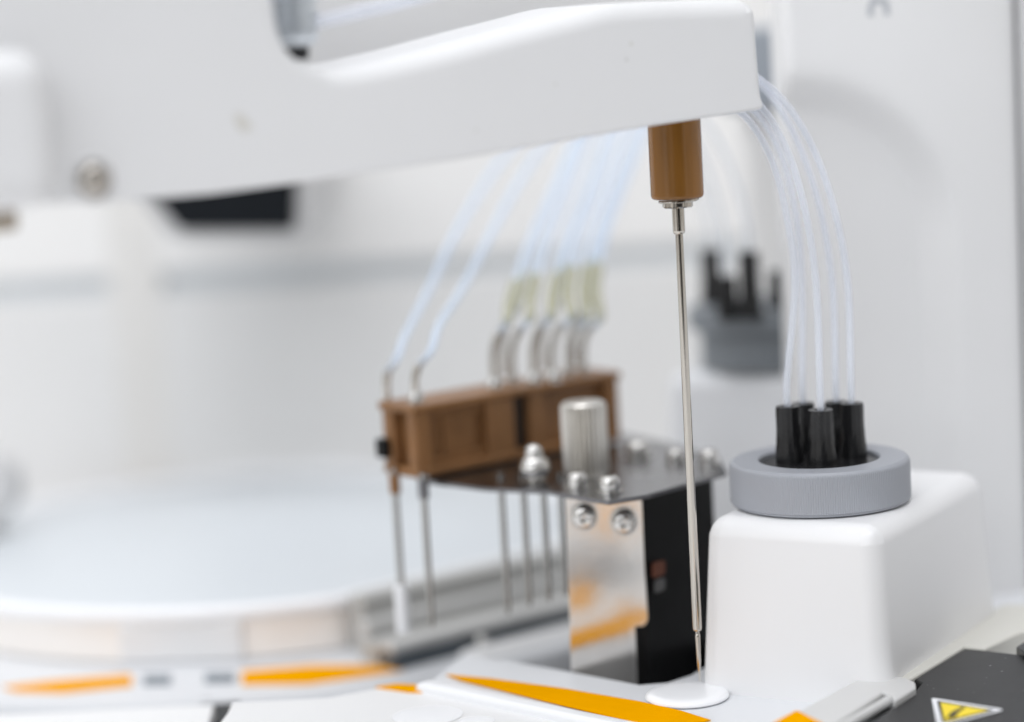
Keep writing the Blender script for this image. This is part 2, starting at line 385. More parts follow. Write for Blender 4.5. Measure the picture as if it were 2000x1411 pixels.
# grey round knob at the left edge, behind the lid
kp = P(-18, 945, .80)
kn = thing('control_dial', 'pale grey round knob at the left edge behind the round lid', 'knob', (kp.x, kp.y, ZB))
finish('knob_body', lathe([(0, 0), (.0105, 0), (.0115, .001), (.0115, .010), (.0095, .013), (0, .0135)], 40, at(kp) @ Matrix.Rotation(math.radians(90), 4, 'X')), 'side', kn)
finish('stem', lathe([(0, ZB), (.004, ZB), (.004, kp.z - .006), (0, kp.z - .006)], 20, at((kp.x, kp.y - .004, 0))), 'side', kn)

# dark window panel on the back panel, below the arm
DK = .77
dk = thing('dark_display', 'black slanted panel set in a grey box, half hidden below the arm', 'display', P(450, 420, DK))
ky = P(450, 420, DK).y
def on_k(x, y, yy=ky):
    v = ray(x, y); return CAM + v * ((yy - CAM.y) / v.y)
q = [on_k(*p) for p in ((250, 320), (578, 320), (574, 449), (352, 449))]
finish('screen', prism(round_poly(q, .002), .004, .0008, 3, vec=(0, 1, 0)), 'window', dk)
q2 = [on_k(x, y, ky + .0042) for x, y in ((205, 300), (592, 300), (590, 468), (330, 468))]
finish('bezel', prism(round_poly(q2, .004), wy - .0022 - ky - .0042, .002, 3, vec=(0, 1, 0)), 'side', dk)

# ------------------------------------------------------------ white tower at the right
DT = .655
ty = .080
def on_y(x, y, yy):
    v = ray(x, y); return CAM + v * ((yy - CAM.y) / v.y)
tl, tr_ = on_y(1533, 300, ty), on_y(2006, 250, ty)
tower = thing('white_tower', 'tall smooth white housing with arched shade shaped into it behind the grey capped block', 'housing', ((tl.x + tr_.x) / 2, ty + .04, ZB))
# front face is a height field: arc of shade shaped as a soft-edged recess
bm = bmesh.new(); nx, nz = 90, 150; zt = .34; grid = []
ac = on_y(1560, 470, ty); ar = px(275, .655); 
for j in range(nz + 1):
    row = []
    for i in range(nx + 1):
        x = tl.x + (tr_.x - tl.x) * i / nx; z = ZB + (zt - ZB) * j / nz
        dx = (x - ac.x); dz = max(0, z - ac.z)
        dist = math.hypot(dx, dz) if z > ac.z else abs(dx)
        s = (dist - ar) / .0065; s = max(0, min(1, s * .5 + .5)); s = s * s * (3 - 2 * s)
        d_ = .0065 * (1 - s) + max(0, x - (ac.x + .75 * ar)) ** 2 / .13  # arch hollow and right side bent back, both formed for the shading
        ex = min(x - tl.x, tr_.x - x); rr = .004
        if ex < rr: d_ += rr - math.sqrt(max(0, rr * rr - (rr - ex) ** 2))
        row.append(bm.verts.new((x, ty + d_, z)))
    grid.append(row)
for j in range(nz):
    for i in range(nx): bm.faces.new((grid[j][i], grid[j][i + 1], grid[j + 1][i + 1], grid[j + 1][i]))
bk = [[bm.verts.new((x, ty + .022, z)) for x in (tl.x, tr_.x)] for z in (ZB, zt)]
for j in range(nz):
    pass
bl = [g[0] for g in grid]; br = [g[-1] for g in grid]
bm.faces.new(bl[::-1] + [bk[0][0], bk[1][0]][::1]); bm.faces.new(br + [bk[1][1], bk[0][1]])
bm.faces.new(grid[-1] + [bk[1][1], bk[1][0]]); bm.faces.new([bk[0][0], bk[0][1], bk[1][1], bk[1][0]])
finish('shell', bm, 'white', tower, 50)
mk = [on_y(x, y, ty - .0001) for x, y in ((1694, 32), (1696, 8), (1704, -4), (1728, -4), (1737, 6), (1738, 30), (1727, 30), (1726, 14), (1722, 8), (1710, 8), (1706, 14), (1706, 32))]
finish('printed_mark', prism(mk, .0003, vec=(0, 1, 0)), 'paleink', tower)
nb = thing('neighbour_panel', 'narrow grey panel edge showing past the right side of the white tower', 'panel', (tr_.x + .03, ty + .03, ZB))
finish('panel_body', box(.05, .05, .36, .002, 3, c=(tr_.x + .02525, ty + .0335, .158)), 'side', nb)

# grey strip panel seen between arm end and tower
gp = on_y(1470, 100, .20)
gy = thing('grey_side_panel', 'blue-grey upright panel in the gap between the arm end and the tower', 'panel', (gp.x + .008, .2, ZB))
finish('panel_body', box(.046, .02, .0, 0) if False else box(.046, .02, on_y(1500, 52, .2).z - on_y(1500, 215, .2).z, .002, 3, c=(gp.x + .014, .21, (on_y(1500, 52, .2).z + on_y(1500, 215, .2).z) / 2)), 'midgrey', gy)
finish('mounting_post', box(.040, .02, on_y(1500, 215, .2).z - ZB - .002, .002, 3, c=(gp.x + .018, .222, (on_y(1500, 215, .2).z + ZB) / 2)), 'panel', gy)

# ------------------------------------------------------------ rear capped bottle station
def fitting(loc, h, r_, parent, name='black_fitting', m='black', tilt=0.):
    pr = [(0, 0), (r_ * 1.06, 0), (r_ * 1.08, h * .12), (r_ * .98, h * .35), (r_ * .92, h * .6), (r_ * .93, h * .95), (r_ * .88, h), (r_ * .45, h), (r_ * .42, h * .9), (0, h * .9)]
    return finish(name, lathe(pr, 32, at(loc), ribs=18, ribd=r_ * .10, ribz=(h * .3, h * .96)), m, parent)
c2 = on_y(1493, 655, .160); r2 = .0222
c2z = on_y(1493, 712, .160).z
rear = thing('rear_wash_block', 'white block with a slate grey cap and dark fittings, half hidden behind the tower', 'block', (c2.x, c2.y, ZB))
hb = c2z - ZB
def taper_block(w, d, h, tp, bev, seg=6):
    bm = bmesh.new(); vs = []
    for z, s in ((0, 0), (h, tp)):
        vs.append([bm.verts.new((sx * (w / 2 - s), sy * (d / 2 - s), z)) for sx, sy in ((-1, -1), (1, -1), (1, 1), (-1, 1))])
    bm.faces.new(vs[0][::-1]); bm.faces.new(vs[1])
    for k in range(4): bm.faces.new((vs[0][k], vs[0][(k + 1) % 4], vs[1][(k + 1) % 4], vs[1][k]))
    es = [e_ for e_ in bm.edges if not (e_.verts[0] in vs[0] and e_.verts[1] in vs[0])]
    bmesh.ops.bevel(bm, geom=es, offset=bev, segments=seg, profile=.5, affect='EDGES', clamp_overlap=True)
    return bm
b2 = taper_block(.058, .06, hb, .003, .005); bmesh.ops.transform(b2, matrix=frame((c2.x + .003, c2.y + .01, ZB), math.radians(-20)), verts=b2.verts)
finish('body', b2, 'disk', rear)
h2 = px(120, .72)
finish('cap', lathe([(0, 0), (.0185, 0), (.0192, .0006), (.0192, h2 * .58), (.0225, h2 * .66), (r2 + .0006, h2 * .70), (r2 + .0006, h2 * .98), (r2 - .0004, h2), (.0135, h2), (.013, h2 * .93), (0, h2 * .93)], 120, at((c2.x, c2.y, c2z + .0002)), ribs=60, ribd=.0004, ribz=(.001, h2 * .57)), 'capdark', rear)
zf = c2z + h2 * .93
tops2 = []
for (x, y, hh) in ((1392, 603, 118), (1422, 622, 82), (1467, 622, 128), (1524, 610, 80)):
    b = Z(x, y, zf); fitting(b, px(hh, .72), px(21, .72), rear); tops2.append(Vector((b.x, b.y, zf + px(hh, .72))))

# ------------------------------------------------------------ front capped block
yaw = math.radians(-31)
bl0 = Vector((.0003, .0052, 0)); bw, bd = .0482, .0760
zt1 = .0420
e1 = Vector((math.cos(yaw), math.sin(yaw), 0)); e2 = Vector((-math.sin(yaw), math.cos(yaw), 0))
bc = bl0 + e1 * bw / 2 + e2 * bd / 2
blk = thing('wash_block', 'glossy white rounded block with a pale grey ribbed cap and five black fittings', 'block', (bc.x, bc.y, 0))
b1 = taper_block(bw + .0008, bd + .001, zt1 + .0008, .0024, .0048, 10); bmesh.ops.transform(b1, matrix=frame((bc.x, bc.y, -.0005), yaw), verts=b1.verts)
# small flare at the foot
finish('body', b1, 'block', blk)
cc = Z(1603, 982, zt1); CR = px(174, .592); CH = px(86, .592)
pr = [(0, 0), (CR - .0012, 0), (CR - .0004, .0004), (CR - .0004, .0008), (CR, .0010), (CR, CH - .0012), (CR - .0003, CH - .0005), (CR - .001, CH), (CR * .68, CH), (CR * .665, CH - .0004), (CR * .66, CH - .003), (0, CH - .003)]
finish('ring_cap', lathe(pr, 1200, at((cc.x, cc.y, zt1 + .0004)), ribs=240, ribd=.00009, ribz=(.0009, CH - .0011)), 'cap', blk)
zi = zt1 + .0004 + CH - .0029
finish('insert', lathe([(0, 0), (CR * .655, 0), (CR * .655, .0016), (CR * .64, .002), (0, .002)], 64, at((cc.x, cc.y, zi))), 'black', blk)
zi += .002
tops1 = []
for (x, y, hh, ww) in ((1543, 902, 110, 26), (1572, 880, 94, 24), (1607, 905, 106, 27), (1637, 880, 97, 25), (1667, 892, 106, 25)):
    b = Z(x, y, zi); d_ = (b - CAM).dot(FWD); fitting(b, px(hh, d_), px(ww, d_), blk); tops1.append(Vector((b.x, b.y, zi + px(hh, d_))))

# ------------------------------------------------------------ sampling arm
AY = math.radians(30)
au = Vector((math.cos(AY), math.sin(AY), 0)); an = Vector((-math.sin(AY), math.cos(AY), 0))   # along, and away from the viewer
A0 = P(1490, 215, .553)
def arm_pt(x, y, off=0.):
    v = ray(x, y); k = ((A0 - CAM).dot(an) + off) / v.dot(an); return CAM + v * k
arm = thing('pipetting_robot', 'big white plastic arm reaching across the top with a notch and a screw', 'arm', A0)
lower = [(-260, 402), (60, 400), (225, 396), (420, 379), (640, 351), (860, 318), (1060, 284), (1260, 249), (1400, 228), (1470, 217), (1494, 213)]
upper = [(1493, 190), (1485, 90), (1480, 20), (1476, 6), (1466, -1), (1400, -1), (1290, 1), (1200, 6), (1160, 14), (1110, 28), (1000, 56), (860, 94), (760, 117), (700, 128), (650, 133), (608, 130), (578, 114), (556, 86), (543, 45), (538, 0), (534, -90), (530, -200), (-260, -200)]
arm_th = .031
def soft_slab(pts, radii, thick, back, nrm, seg=9):
    """outline (world points in one plane, seen from the front) made into a slab with its own edge radius per point"""
    n = len(pts); o = pts[0]; ax = au; az = Vector((0, 0, 1))
    q = [Vector(((p - o).dot(ax), (p - o).z)) for p in pts]
    ar = sum(q[i].x * q[(i + 1) % n].y - q[(i + 1) % n].x * q[i].y for i in range(n)); sg = 1 if ar > 0 else -1
    inn = []
    for i in range(n):
        a, b = (q[i] - q[i - 1]).normalized(), (q[(i + 1) % n] - q[i]).normalized()
        na, nb_ = Vector((-a.y, a.x)) * sg, Vector((-b.y, b.x)) * sg; m = (na + nb_)
        m = m.normalized() / max(.5, m.normalized().dot(na)) if m.length > 1e-6 else na
        inn.append(m)
    bm = bmesh.new(); rings = []
    for face in (0, 1):
        lv = range(seg + 1) if face == 0 else range(seg, -1, -1)
        for k in lv:
            a = math.pi / 2 * k / seg; ring = []
            for i in range(n):
                r_ = radii[i] if face == 0 else back
                p2 = q[i] + inn[i] * r_ * (1 - math.sin(a)); dp = r_ * (1 - math.cos(a))
                dp = dp if face == 0 else thick - dp
                ring.append(bm.verts.new(o + ax * p2.x + az * p2.y + nrm * dp))
            rings.append(ring)
    for A, B in zip(rings, rings[1:]):
        for i in range(n): bm.faces.new((A[i], A[(i + 1) % n], B[(i + 1) % n], B[i]))
    bm.faces.new(rings[0]); bm.faces.new(rings[-1][::-1])
    return bm
def resample(pts, step):
    out = []; n = len(pts)
    for i in range(n):
        a, b = Vector(pts[i][:2]), Vector(pts[(i + 1) % n][:2]); m = max(1, int((b - a).length / step))
        for k in range(m):
            t = k / m; out.append((*(a.lerp(b, t)), pts[i][2] * (1 - t) + pts[(i + 1) % n][2] * t))
    return out
def relax(pts, it):
    for _ in range(it):
        n = len(pts); pts = [tuple((pts[i - 1][j] + 2 * pts[i][j] + pts[(i + 1) % n][j]) / 4 for j in range(3)) for i in range(n)]
    return pts
LO, HI = .0008, .0046
ol = [(x, y, LO) for x, y in lower[:-1]] + [(1491, 214, .0010), (1496, 211, .0012)] + [(x, y, .0026) for x, y in upper[:3]] + [(x, y, .0020 if x < 640 else HI) for x, y in upper[3:]]
ol = relax(resample(ol, 7), 2)
bm = soft_slab([arm_pt(x, y) for x, y, _ in ol], [k[2] for k in ol], arm_th, .0004, an)
def stain(m, centre, rad, col, squash):
    t = m.node_tree; b = t.nodes['Principled BSDF']; src = b.inputs['Base Color'].links[0].from_socket
    tc = t.nodes.new('ShaderNodeTexCoord'); mp = t.nodes.new('ShaderNodeMapping'); mp.vector_type = 'TEXTURE'
    mp.inputs['Location'].default_value = centre; mp.inputs['Rotation'].default_value = (0, math.radians(-35), 0); mp.inputs['Scale'].default_value = (rad, rad * 2, rad * squash)
    nz = t.nodes.new('ShaderNodeTexNoise'); nz.inputs['Scale'].default_value = 2.2
    ln = t.nodes.new('ShaderNodeVectorMath'); ln.operation = 'LENGTH'; ad = t.nodes.new('ShaderNodeMath'); ad.operation = 'ADD'
    mr = t.nodes.new('ShaderNodeMapRange'); mr.inputs[1].default_value = 1.0; mr.inputs[2].default_value = 1.5; mr.inputs[3].default_value = .75; mr.inputs[4].default_value = 0
    mx = t.nodes.new('ShaderNodeMix'); mx.data_type = 'RGBA'; mx.inputs['B'].default_value = (*col, 1)
    L = t.links.new
    L(tc.outputs['Object'], mp.inputs[0]); L(mp.outputs[0], ln.inputs[0]); L(mp.outputs[0], nz.inputs['Vector']); L(ln.outputs['Value'], ad.inputs[0]); L(nz.outputs['Fac'], ad.inputs[1])
    L(ad.outputs[0], mr.inputs[0]); L(mr.outputs[0], mx.inputs['Factor']); L(src, mx.inputs['A']); L(mx.outputs['Result'], b.inputs['Base Color'])
M['arm_shell'] = M['arm'].copy(); M['arm_shell'].name = 'white_arm_shell_plastic'
for x_, y_, r_, c_, q_ in ((475, 242, 15, (.60, .585, .53), 1.9), (1224, 117, 4, (.56, .56, .55), 1.2), (1233, 86, 5, (.62, .62, .58), 1.1), (660, 80, 0, 0, 0), (930, 255, 4, (.63, .62, .59), 1.3), (1085, 165, 3, (.6, .6, .57), 1.5)):
    if r_: stain(M['arm_shell'], arm_pt(x_, y_), px(r_, .52), c_, q_)
finish('arm_shell', bm, 'arm_shell', arm, 50)
# rear wall of the hollow arm seen through the notch
rw = [arm_pt(x, y, .046) for x, y in ((480, 200), (760, 200), (1150, 110), (1330, 60), (1330, -60), (480, -160))]
finish('rear_cover', prism(rw, .003, .0005, 2, vec=an), 'white', arm)
sc = arm_pt(180, 352)
rotn = Matrix((( au.x, 0, -an.x, 0), (au.y, 0, -an.y, 0), (0, 1, 0, 0), (0, 0, 0, 1)))   # local z looks at the viewer
rotn = Matrix(((au.x, 0, -an.x, 0), (au.y, 0, -an.y, 0), (0, 1, 0, 0), (0, 0, 0, 1)))
sr = px(32, .47)
finish('screw_boss', lathe([(sr * 1.25, -.0005), (sr * 1.45, -.0005), (sr * 1.5, .0004), (sr * 1.35, .0008), (sr * 1.2, .0004), (sr * 1.15, -.0005)], 40, at(sc) @ rotn), 'arm', arm)
ps = dome(sr, .0018, 30, .0012); ps = ps[:-4] + [(sr * .45, ps[-4][1]), (sr * .40, .0008), (0, .0006)]
finish('screw', lathe(ps, 36, at(sc) @ rotn), 'darksteel', arm)

# column cover at the left edge
colm = thing('arm_column', 'rounded white column cover at the left edge beside the arm screw', 'column', arm_pt(-60, 405))
q0 = arm_pt(132, 406, -.011); q1 = arm_pt(132, 92, -.011); q2_ = arm_pt(-330, 92, -.011)
L_ = (q0 - q2_).dot(au); Hh = q1.z - q0.z
bm = box(L_, .030, Hh, .0068, 10); bmesh.ops.transform(bm, matrix=Matrix.Translation(q0 - au * L_ / 2 + an * .015 + Vector((0, 0, Hh / 2))) @ Matrix.Rotation(AY, 4, 'Z'), verts=bm.verts)
finish('cover', bm, 'arm', colm)
sq = arm_pt(45, 0, .004)
bz0, bz1 = arm_pt(20, 455).z, arm_pt(20, 420).z
bm = box(.05, .016, arm_pt(20, 404).z - bz0 + .002, .0012, 4); bmesh.ops.transform(bm, matrix=Matrix.Translation(Vector((arm_pt(46, 440).x, arm_pt(46, 440).y, 0)) - au * .025 + an * .010 + Vector((0, 0, (bz0 + arm_pt(20, 404).z) / 2 + .001))) @ Matrix.Rotation(AY, 4, 'Z'), verts=bm.verts)
finish('metal_collar', bm, 'brownmetal', colm)

# ribbed grey connector and tube in the notch
cp = arm_pt(576, 90, .013)
con = thing('ribbed_connector', 'grey ribbed tubing connector inside the arm notch', 'connector', cp)
cr = px(51, .50)
prr = [(0, 0), (cr * .72, 0), (cr * .86, .0006), (cr * .93, .0016), (cr * .94, .0030), (cr * .80, .0034)]
for k in range(5):
    z0 = .0036 + k * .0024
    prr += [(cr * .80, z0), (cr, z0 + .0003), (cr, z0 + .0015), (cr * .80, z0 + .0019)]
prr += [(cr * .8, .018), (0, .018)]
finish('ribbed_body', lathe(prr, 40, at(cp)), 'greyconn', con)
finish('end_plug', lathe([(0, -.003), (cr * .5, -.003), (cr * .55, -.0002), (0, -.0002)], 32, at(cp)), 'dark', con)
tb = spline([arm_pt(612, 44, .010), arm_pt(700, 24, .012), arm_pt(820, -6, .013), arm_pt(980, -60, .014)])
tag(finish('tubing', sweep(tb, px(13, .51)), 'tubewhite', loc=tb[0]), 'pale blue clear tube running from the ribbed connector along the arm notch', 'tube')

# ------------------------------------------------------------ sampling probe
pa = Vector((0, 0, 0))
prb = thing('sampling_probe', 'slim steel probe hanging from a brown cylindrical holder under the arm', 'probe', (0, 0, .0044))
def zat(y, x): return Z_on_axis(x, y)
def Z_on_axis(x, y):
    v = ray(x, y); k = (0 - CAM.y) / v.y; return (CAM + v * k).z
hz0, hz1 = Z_on_axis(1321, 388), Z_on_axis(1317, 243)
hr = px(52, .560)
finish('holder', lathe([(0, hz0), (hr * .9, hz0), (hr * .97, hz0 + .0003), (hr, hz0 + .0009), (hr, hz1 + .006), (0, hz1 + .006)], 96), 'peek', prb)
w0 = Z_on_axis(1323, 404)
finish('washer', lathe([(0, 0), (hr * .52, 0), (hr * .58, .0003), (hr * .58, .0012), (0, .0012)], 64, at((0, 0, w0 - .0002))), 'steel', prb)
bm = lathe([(0, 0), (hr * .72, 0), (hr * .78, .0002), (hr * .78, .0005), (hr * .74, .0007), (0, .0007)], 64, Matrix.Translation((.0003, 0, w0 + .0011)) @ Matrix.Rotation(math.radians(-2.5), 4, 'Y'))
finish('retaining_clip', bm, 'steel', prb)
s0, s1 = Z_on_axis(1324, 457), w0
sl = px(12.3, .562)
finish('sleeve', lathe([(0, s0), (sl * .8, s0), (sl * .95, s0 + .0003), (sl, s0 + .0007), (sl, s1), (0, s1)], 48), 'steel', prb)
t0 = Z_on_axis(1362, 1233)
ta = px(7.8, .565); tb_ = px(8.9, .574)
finish('tube', lathe([(0, t0), (tb_ * .55, t0), (tb_ * .85, t0 + .0002), (tb_, t0 + .0007), (ta, s0 - .0009), (ta * .96, s0 + .0004), (0, s0 + .0004)], 48), 'steel', prb)
tz = Z_on_axis(1368, 1331)
tm = Z_on_axis(1366, 1295)
n1 = px(4.9, .575)
finish('tip', lathe([(0, tz), (n1 * .16, tz), (n1 * .45, tz + (tm - tz) * .5), (n1 * .82, tm), (n1, t0 - .0016), (n1, t0 - .0009), (n1 * .8, t0 - .0007), (n1 * .8, t0 + .0002), (0, t0 + .0002)], 32), 'steel', prb)

# white disc below the tip
dc = Z(1342, 1354, .0012)
disc = lathe([(0, .0002), (px(80, .578), .0002), (px(82, .578), .0005), (px(81.5, .578), .0008), (px(79, .578), .0012), (px(72, .578), .0016), (px(60, .578), .0018), (px(40, .578), .0018), (0, .0018)], 80, at((dc.x, dc.y, 0)))
tag(finish('wash_disc', disc, 'disk', loc=(dc.x, dc.y, 0)), 'white glossy round disc on the deck right under the probe tip', 'disc')

# ------------------------------------------------------------ brown wash manifold on its steel bracket
MO = P(816, 936, .628); zb = MO.z
my = math.radians(38)
mu = Vector((math.cos(my), math.sin(my), 0)); mv = Vector((-math.sin(my), math.cos(my), 0))
mfr = frame(MO, my)
vr = ray(1204, 890); # length so that the right end falls where the photo has it
# solve for the length along mu
best = min(range(400, 1100), key=lambda k: abs((((MO + mu * k * 1e-4) - CAM).dot(RT) / ((MO + mu * k * 1e-4) - CAM).dot(FWD)) * FPX + 1000 - 1213))
ML = best * 1e-4; MW = .0150; MH = px(140, .645)
man = thing('wash_manifold', 'brown plastic manifold with recessed sides and rows of thin needles above and below', 'manifold', MO)
bm = bmesh.new()
lip = .0021
def part(bm, x0, x1, y0, y1, z0, z1, bev=.0006, seg=3):
    merge(bm, box(x1 - x0, y1 - y0, z1 - z0, bev, seg, c=((x0 + x1) / 2, (y0 + y1) / 2, (z0 + z1) / 2)), mfr)
part(bm, -.0006, ML + .0008, -.0006, MW + .0006, MH - lip, MH)            # top plate
part(bm, -.0002, ML * .60, -.0002, MW, 0, .0024)                            # foot lip
part(bm, ML * .52, ML, -.0001, MW, 0.0001, .0022)
part(bm, .0036, ML - .0016, .0030, MW - .0020, .0012, MH - .001, 0)          # recessed core
for x0, x1, y0, y1 in ((0, .0058, 0, .0040), (0, .004, MW - .0048, MW), (ML * .345, ML * .475, 0, .003), (ML * .55, ML * .63, .0002, .0032), (ML - .0045, ML, 0, .0035), (ML - .004, ML, MW - .004, MW)):
    part(bm, x0, x1, y0, y1, .001, MH - .0012, .0011 if x0 == 0 else .0006, 4)
part(bm, .0058, ML * .345, .0016, .0034, .0022, .0046, .0004)
part(bm, .0058, ML * .345, .0016, .0034, MH - .0046, MH - .0019, .0004)
part(bm, .0110, ML * .30, .0022, .0034, .0046, MH - .0046, .0004)
finish('body', bm, 'peek2', man)
gb = bmesh.new(); part(gb, ML * .482, ML * .545, .0022, .0034, .0022, MH - .0022, 0)
finish('slot', gb, 'slotbrown', man)
cl = bmesh.new(); part(cl, -.0030, -.0004, MW - .0045, MW - .0005, .0045, .0098, .0008)
finish('clip', cl, 'blackbox', man)
zt_ = zb + MH
# fittings on top, with curved steel necks; tubes go on from them
def neck(x, y, hpx, lean, name='neck', nut=True, m='steel'):
    b = Z(x, y, zt_ - .0003); d_ = (b - CAM).dot(FWD); h = px(hpx, d_)
    pts = spline([b, b + Vector((0, 0, h * .5)), b + Vector((px(lean, d_) * .35, 0, h * .82)), b + Vector((px(lean, d_), 0, h))], 6)
    o = finish('neck', sweep(pts, px(7.5, d_), 14), m, man)
    if nut:
        finish('nut', lathe([(0, 0), (px(15, d_), 0), (px(16, d_), .0005), (px(15, d_), .0024), (px(9, d_), .0036), (0, .0036)], 24, at(b)), 'screw', man)
    return pts[-1], (pts[-1] - pts[-3]).normalized(), d_
TUBES = []
rows = [  # base pixel, neck height and lean, then pixels of the tube's way up behind the arm
    (757, 783, 68, 12, False, [(792, 655), (838, 565), (890, 455), (945, 362), (1000, 285), (1060, 215)]),
    (813, 790, 88, 20, True, [(858, 635), (905, 560), (960, 455), (1005, 370), (1062, 280), (1120, 200)]),
    (966, 762, 118, 20, True, [(995, 590), (1030, 480), (1075, 380), (1118, 280), (1150, 200)]),
    (1004, 757, 118, 24, False, [(1040, 580), (1072, 470), (1108, 380), (1142, 280), (1175, 190)]),
    (1043, 752, 118, 26, True, [(1078, 575), (1104, 470), (1142, 375), (1178, 270), (1205, 180)]),
    (1082, 747, 114, 26, True, [(1112, 565), (1138, 460), (1174, 370), (1208, 270), (1240, 180)]),
    (1113, 741, 106, 24, False, [(1140, 560), (1165, 455), (1200, 360), (1236, 262), (1270, 170)]),
    (984, 736, 112, 16, False, [(1018, 575), (1052, 470), (1092, 375), (1130, 280), (1165, 190)]),
    (1060, 724, 108, 18, False, [(1092, 560), (1120, 455), (1158, 365), (1190, 270), (1222, 180)]),
    (1122, 714, 98, 18, False, [(1150, 550), (1174, 450), (1210, 352), (1248, 255), (1285, 165)]),
    (1141, 736, 100, 22, False, [(1165, 555), (1186, 455), (1222, 355), (1262, 258), (1300, 165)]),
]
for i, (x, y, hp, ln, nut, way) in enumerate(rows):
    e_, dr, d_ = neck(x, y, hp, ln, nut=nut, m='steel' if i < 2 else 'darksteel')
    pts = [e_ - dr * .002, e_ + dr * .003] + [P(wx_, wy_, d_ + .020 * (k + 1) - .01) for k, (wx_, wy_) in enumerate(way)]
    path = spline(pts, 10)
    TUBES.append((i, path))
    if i >= 2:   # olive sleeve pushed over the lower end of each tube
        sl_ = path[8:25]
        finish('sleeve', sweep(sl_, [px(10.5, d_) * (1 if 0 < k < len(sl_) - 1 else .8) for k in range(len(sl_))], 16), 'olive', man)
desc = ['leftmost clear tube rising from the near end of the brown manifold', 'second clear tube from the near end of the brown manifold']
for i, path in TUBES:
    lab = desc[i] if i < 2 else 'clear tube with an olive sleeve in the dense row above the brown manifold'
    tag(finish('tubing', sweep(path, px(8 if i < 2 else 6.5, .64), 12), 'tube', loc=path[0]), lab, 'tube', 'clear tubes rising from the brown manifold')
# thin bent wires between the sleeves
bk_ = Z(952, 748, zt_)
# needles below
for j, (x, y, y1, w, m) in enumerate(((770, 930, 1235, 7, 'needle'), (826, 940, 1232, 7, 'needle'), (978, 938, 1205, 6.5, 'needle'), (1021, 938, 1190, 6.5, 'needle'), (1060, 938, 1180, 6.5, 'needle'), (1094, 938, 1170, 6.5, 'needle'))):
    b = Z(x, y, zb); 
    if j >= 2: b = Z(x, y, zb - .0012)
    d_ = (b - CAM).dot(FWD); h = px(y1 - y, d_)
    finish('needle', lathe([(0, -h), (px(w * .55, d_), -h), (px(w * .8, d_), -h + .002), (px(w, d_), -h * .5), (px(w, d_), .002), (0, .002)], 20, at(b)), m, man)
    if j < 2:
        finish('collar', lathe([(0, -px(34, d_)), (px(11, d_), -px(34, d_)), (px(11, d_), .0005), (0, .0005)], 20, at(b)), 'peek2' if j == 0 else 'darkplate', man)
    if j == 0:
        finish('tip_sleeve', lathe([(0, -h - .001), (px(14, d_), -h - .001), (px(15, d_), -h - .0004), (px(15, d_), -h + px(80, d_)), (px(10, d_), -h + px(88, d_)), (0, -h + px(88, d_))], 28, at(b)), 'disk', man)

# bracket
zp = zb - .0006
brk = thing('steel_bracket', 'bolted steel bracket with a flat top plate carrying the brown manifold', 'bracket', Z(1190, 978, ZB))
pl = [(832, 938), (950, 953), (1070, 958), (1110, 966), (1188, 979), (1262, 967), (1420, 922), (1404, 893), (1300, 862), (1215, 846), (1120, 858), (960, 888), (850, 912)]
finish('top_plate', prism([Z(x, y, zp) for x, y in pl], .0011, .0002, 2), 'darkplate', brk)
fa, fb = Z(1104, 966, zp - .0012), Z(1258, 966, zp - .0012)
fy = min(fa.y, fb.y) + .0010
def on_plane(x, y): return on_y(x, y, fy)
fp = [(1104, 972), (1254, 972), (1259, 1100), (1266, 1212), (1258, 1224), (1241, 1224), (1244, 1290), (1247, 1420), (1118, 1420), (1112, 1200)]
finish('front_plate', prism(round_poly([on_plane(*p) for p in fp], [.0005, .0015, .001, .001, .002, .0004, .001, .0, .0, .001]), .0012, .0002, 2, vec=(0, 1, 0)), 'steelplate', brk)
LOOK = Matrix(((1, 0, 0, 0), (0, 0, -1, 0), (0, 1, 0, 0), (0, 0, 0, 1)))   # local z towards the viewer
def button_head(p, r_, h, mtx, parent, name='bolt'):
    pr = [(0, 0), (r_ * 1.25, 0), (r_ * 1.25, .0004), (r_, .0004), (r_, .0004 + h * .45)]
    for k in range(1, 6):
        a = k / 6 * math.pi / 2; pr.append((r_ * (.55 + .45 * math.cos(a)), .0004 + h * (.45 + .55 * math.sin(a))))
    pr += [(r_ * .42, .0004 + h), (r_ * .38, .0004 + h * .5), (0, .0004 + h * .45)]
    finish(name, lathe(pr, 28, at(p) @ mtx), 'screw', parent)
I4 = Matrix.Identity(4)
for x, y in ((1141, 1008), (1219, 1018)):
    button_head(on_plane(x, y), px(24, .607), .0030, LOOK, brk)
for x, y, r_, h_ in ((1128, 953, 20, .0036), (1191, 962, 21, .0038), (1320, 902, 17, .0030), (1386, 905, 18, .0032), (1246, 893, 24, .0040)):
    p = Z(x, y, zp); d_ = (p - CAM).dot(FWD); button_head(p, px(r_, d_), h_, I4, brk)
p = Z(1045, 940, zp); d_ = (p - CAM).dot(FWD); ra = px(32, d_)
pr = [(0, 0), (ra * .8, 0)] + [(ra * math.cos(a), ra * .85 + ra * .85 * math.sin(a)) for a in [math.radians(v) for v in (-60, -40, -20, 0, 20, 40)]] + [(ra * .58, ra * 1.5)]
pr += [(ra * .60 * math.cos(a), ra * 1.75 + ra * .55 * math.sin(a)) for a in [math.radians(v) for v in (-20, 0, 20, 45, 70)]] + [(0, ra * 2.3)]
finish('acorn_nut', lathe(pr, 32, at(p)), 'screw', brk)
p = Z(1146, 925, zp); d_ = (p - CAM).dot(FWD); rk = px(45, d_); hk = px(142, d_)
finish('thumb_screw', lathe([(0, 0), (rk * .9, 0), (rk, .0006), (rk, hk - .0012), (rk * .96, hk - .0005), (rk * .86, hk), (rk * .3, hk), (rk * .26, hk - .001), (0, hk - .001)], 192, at(p), ribs=24, ribd=.0011, ribz=(.0005, hk - .0011)), 'satin', brk)

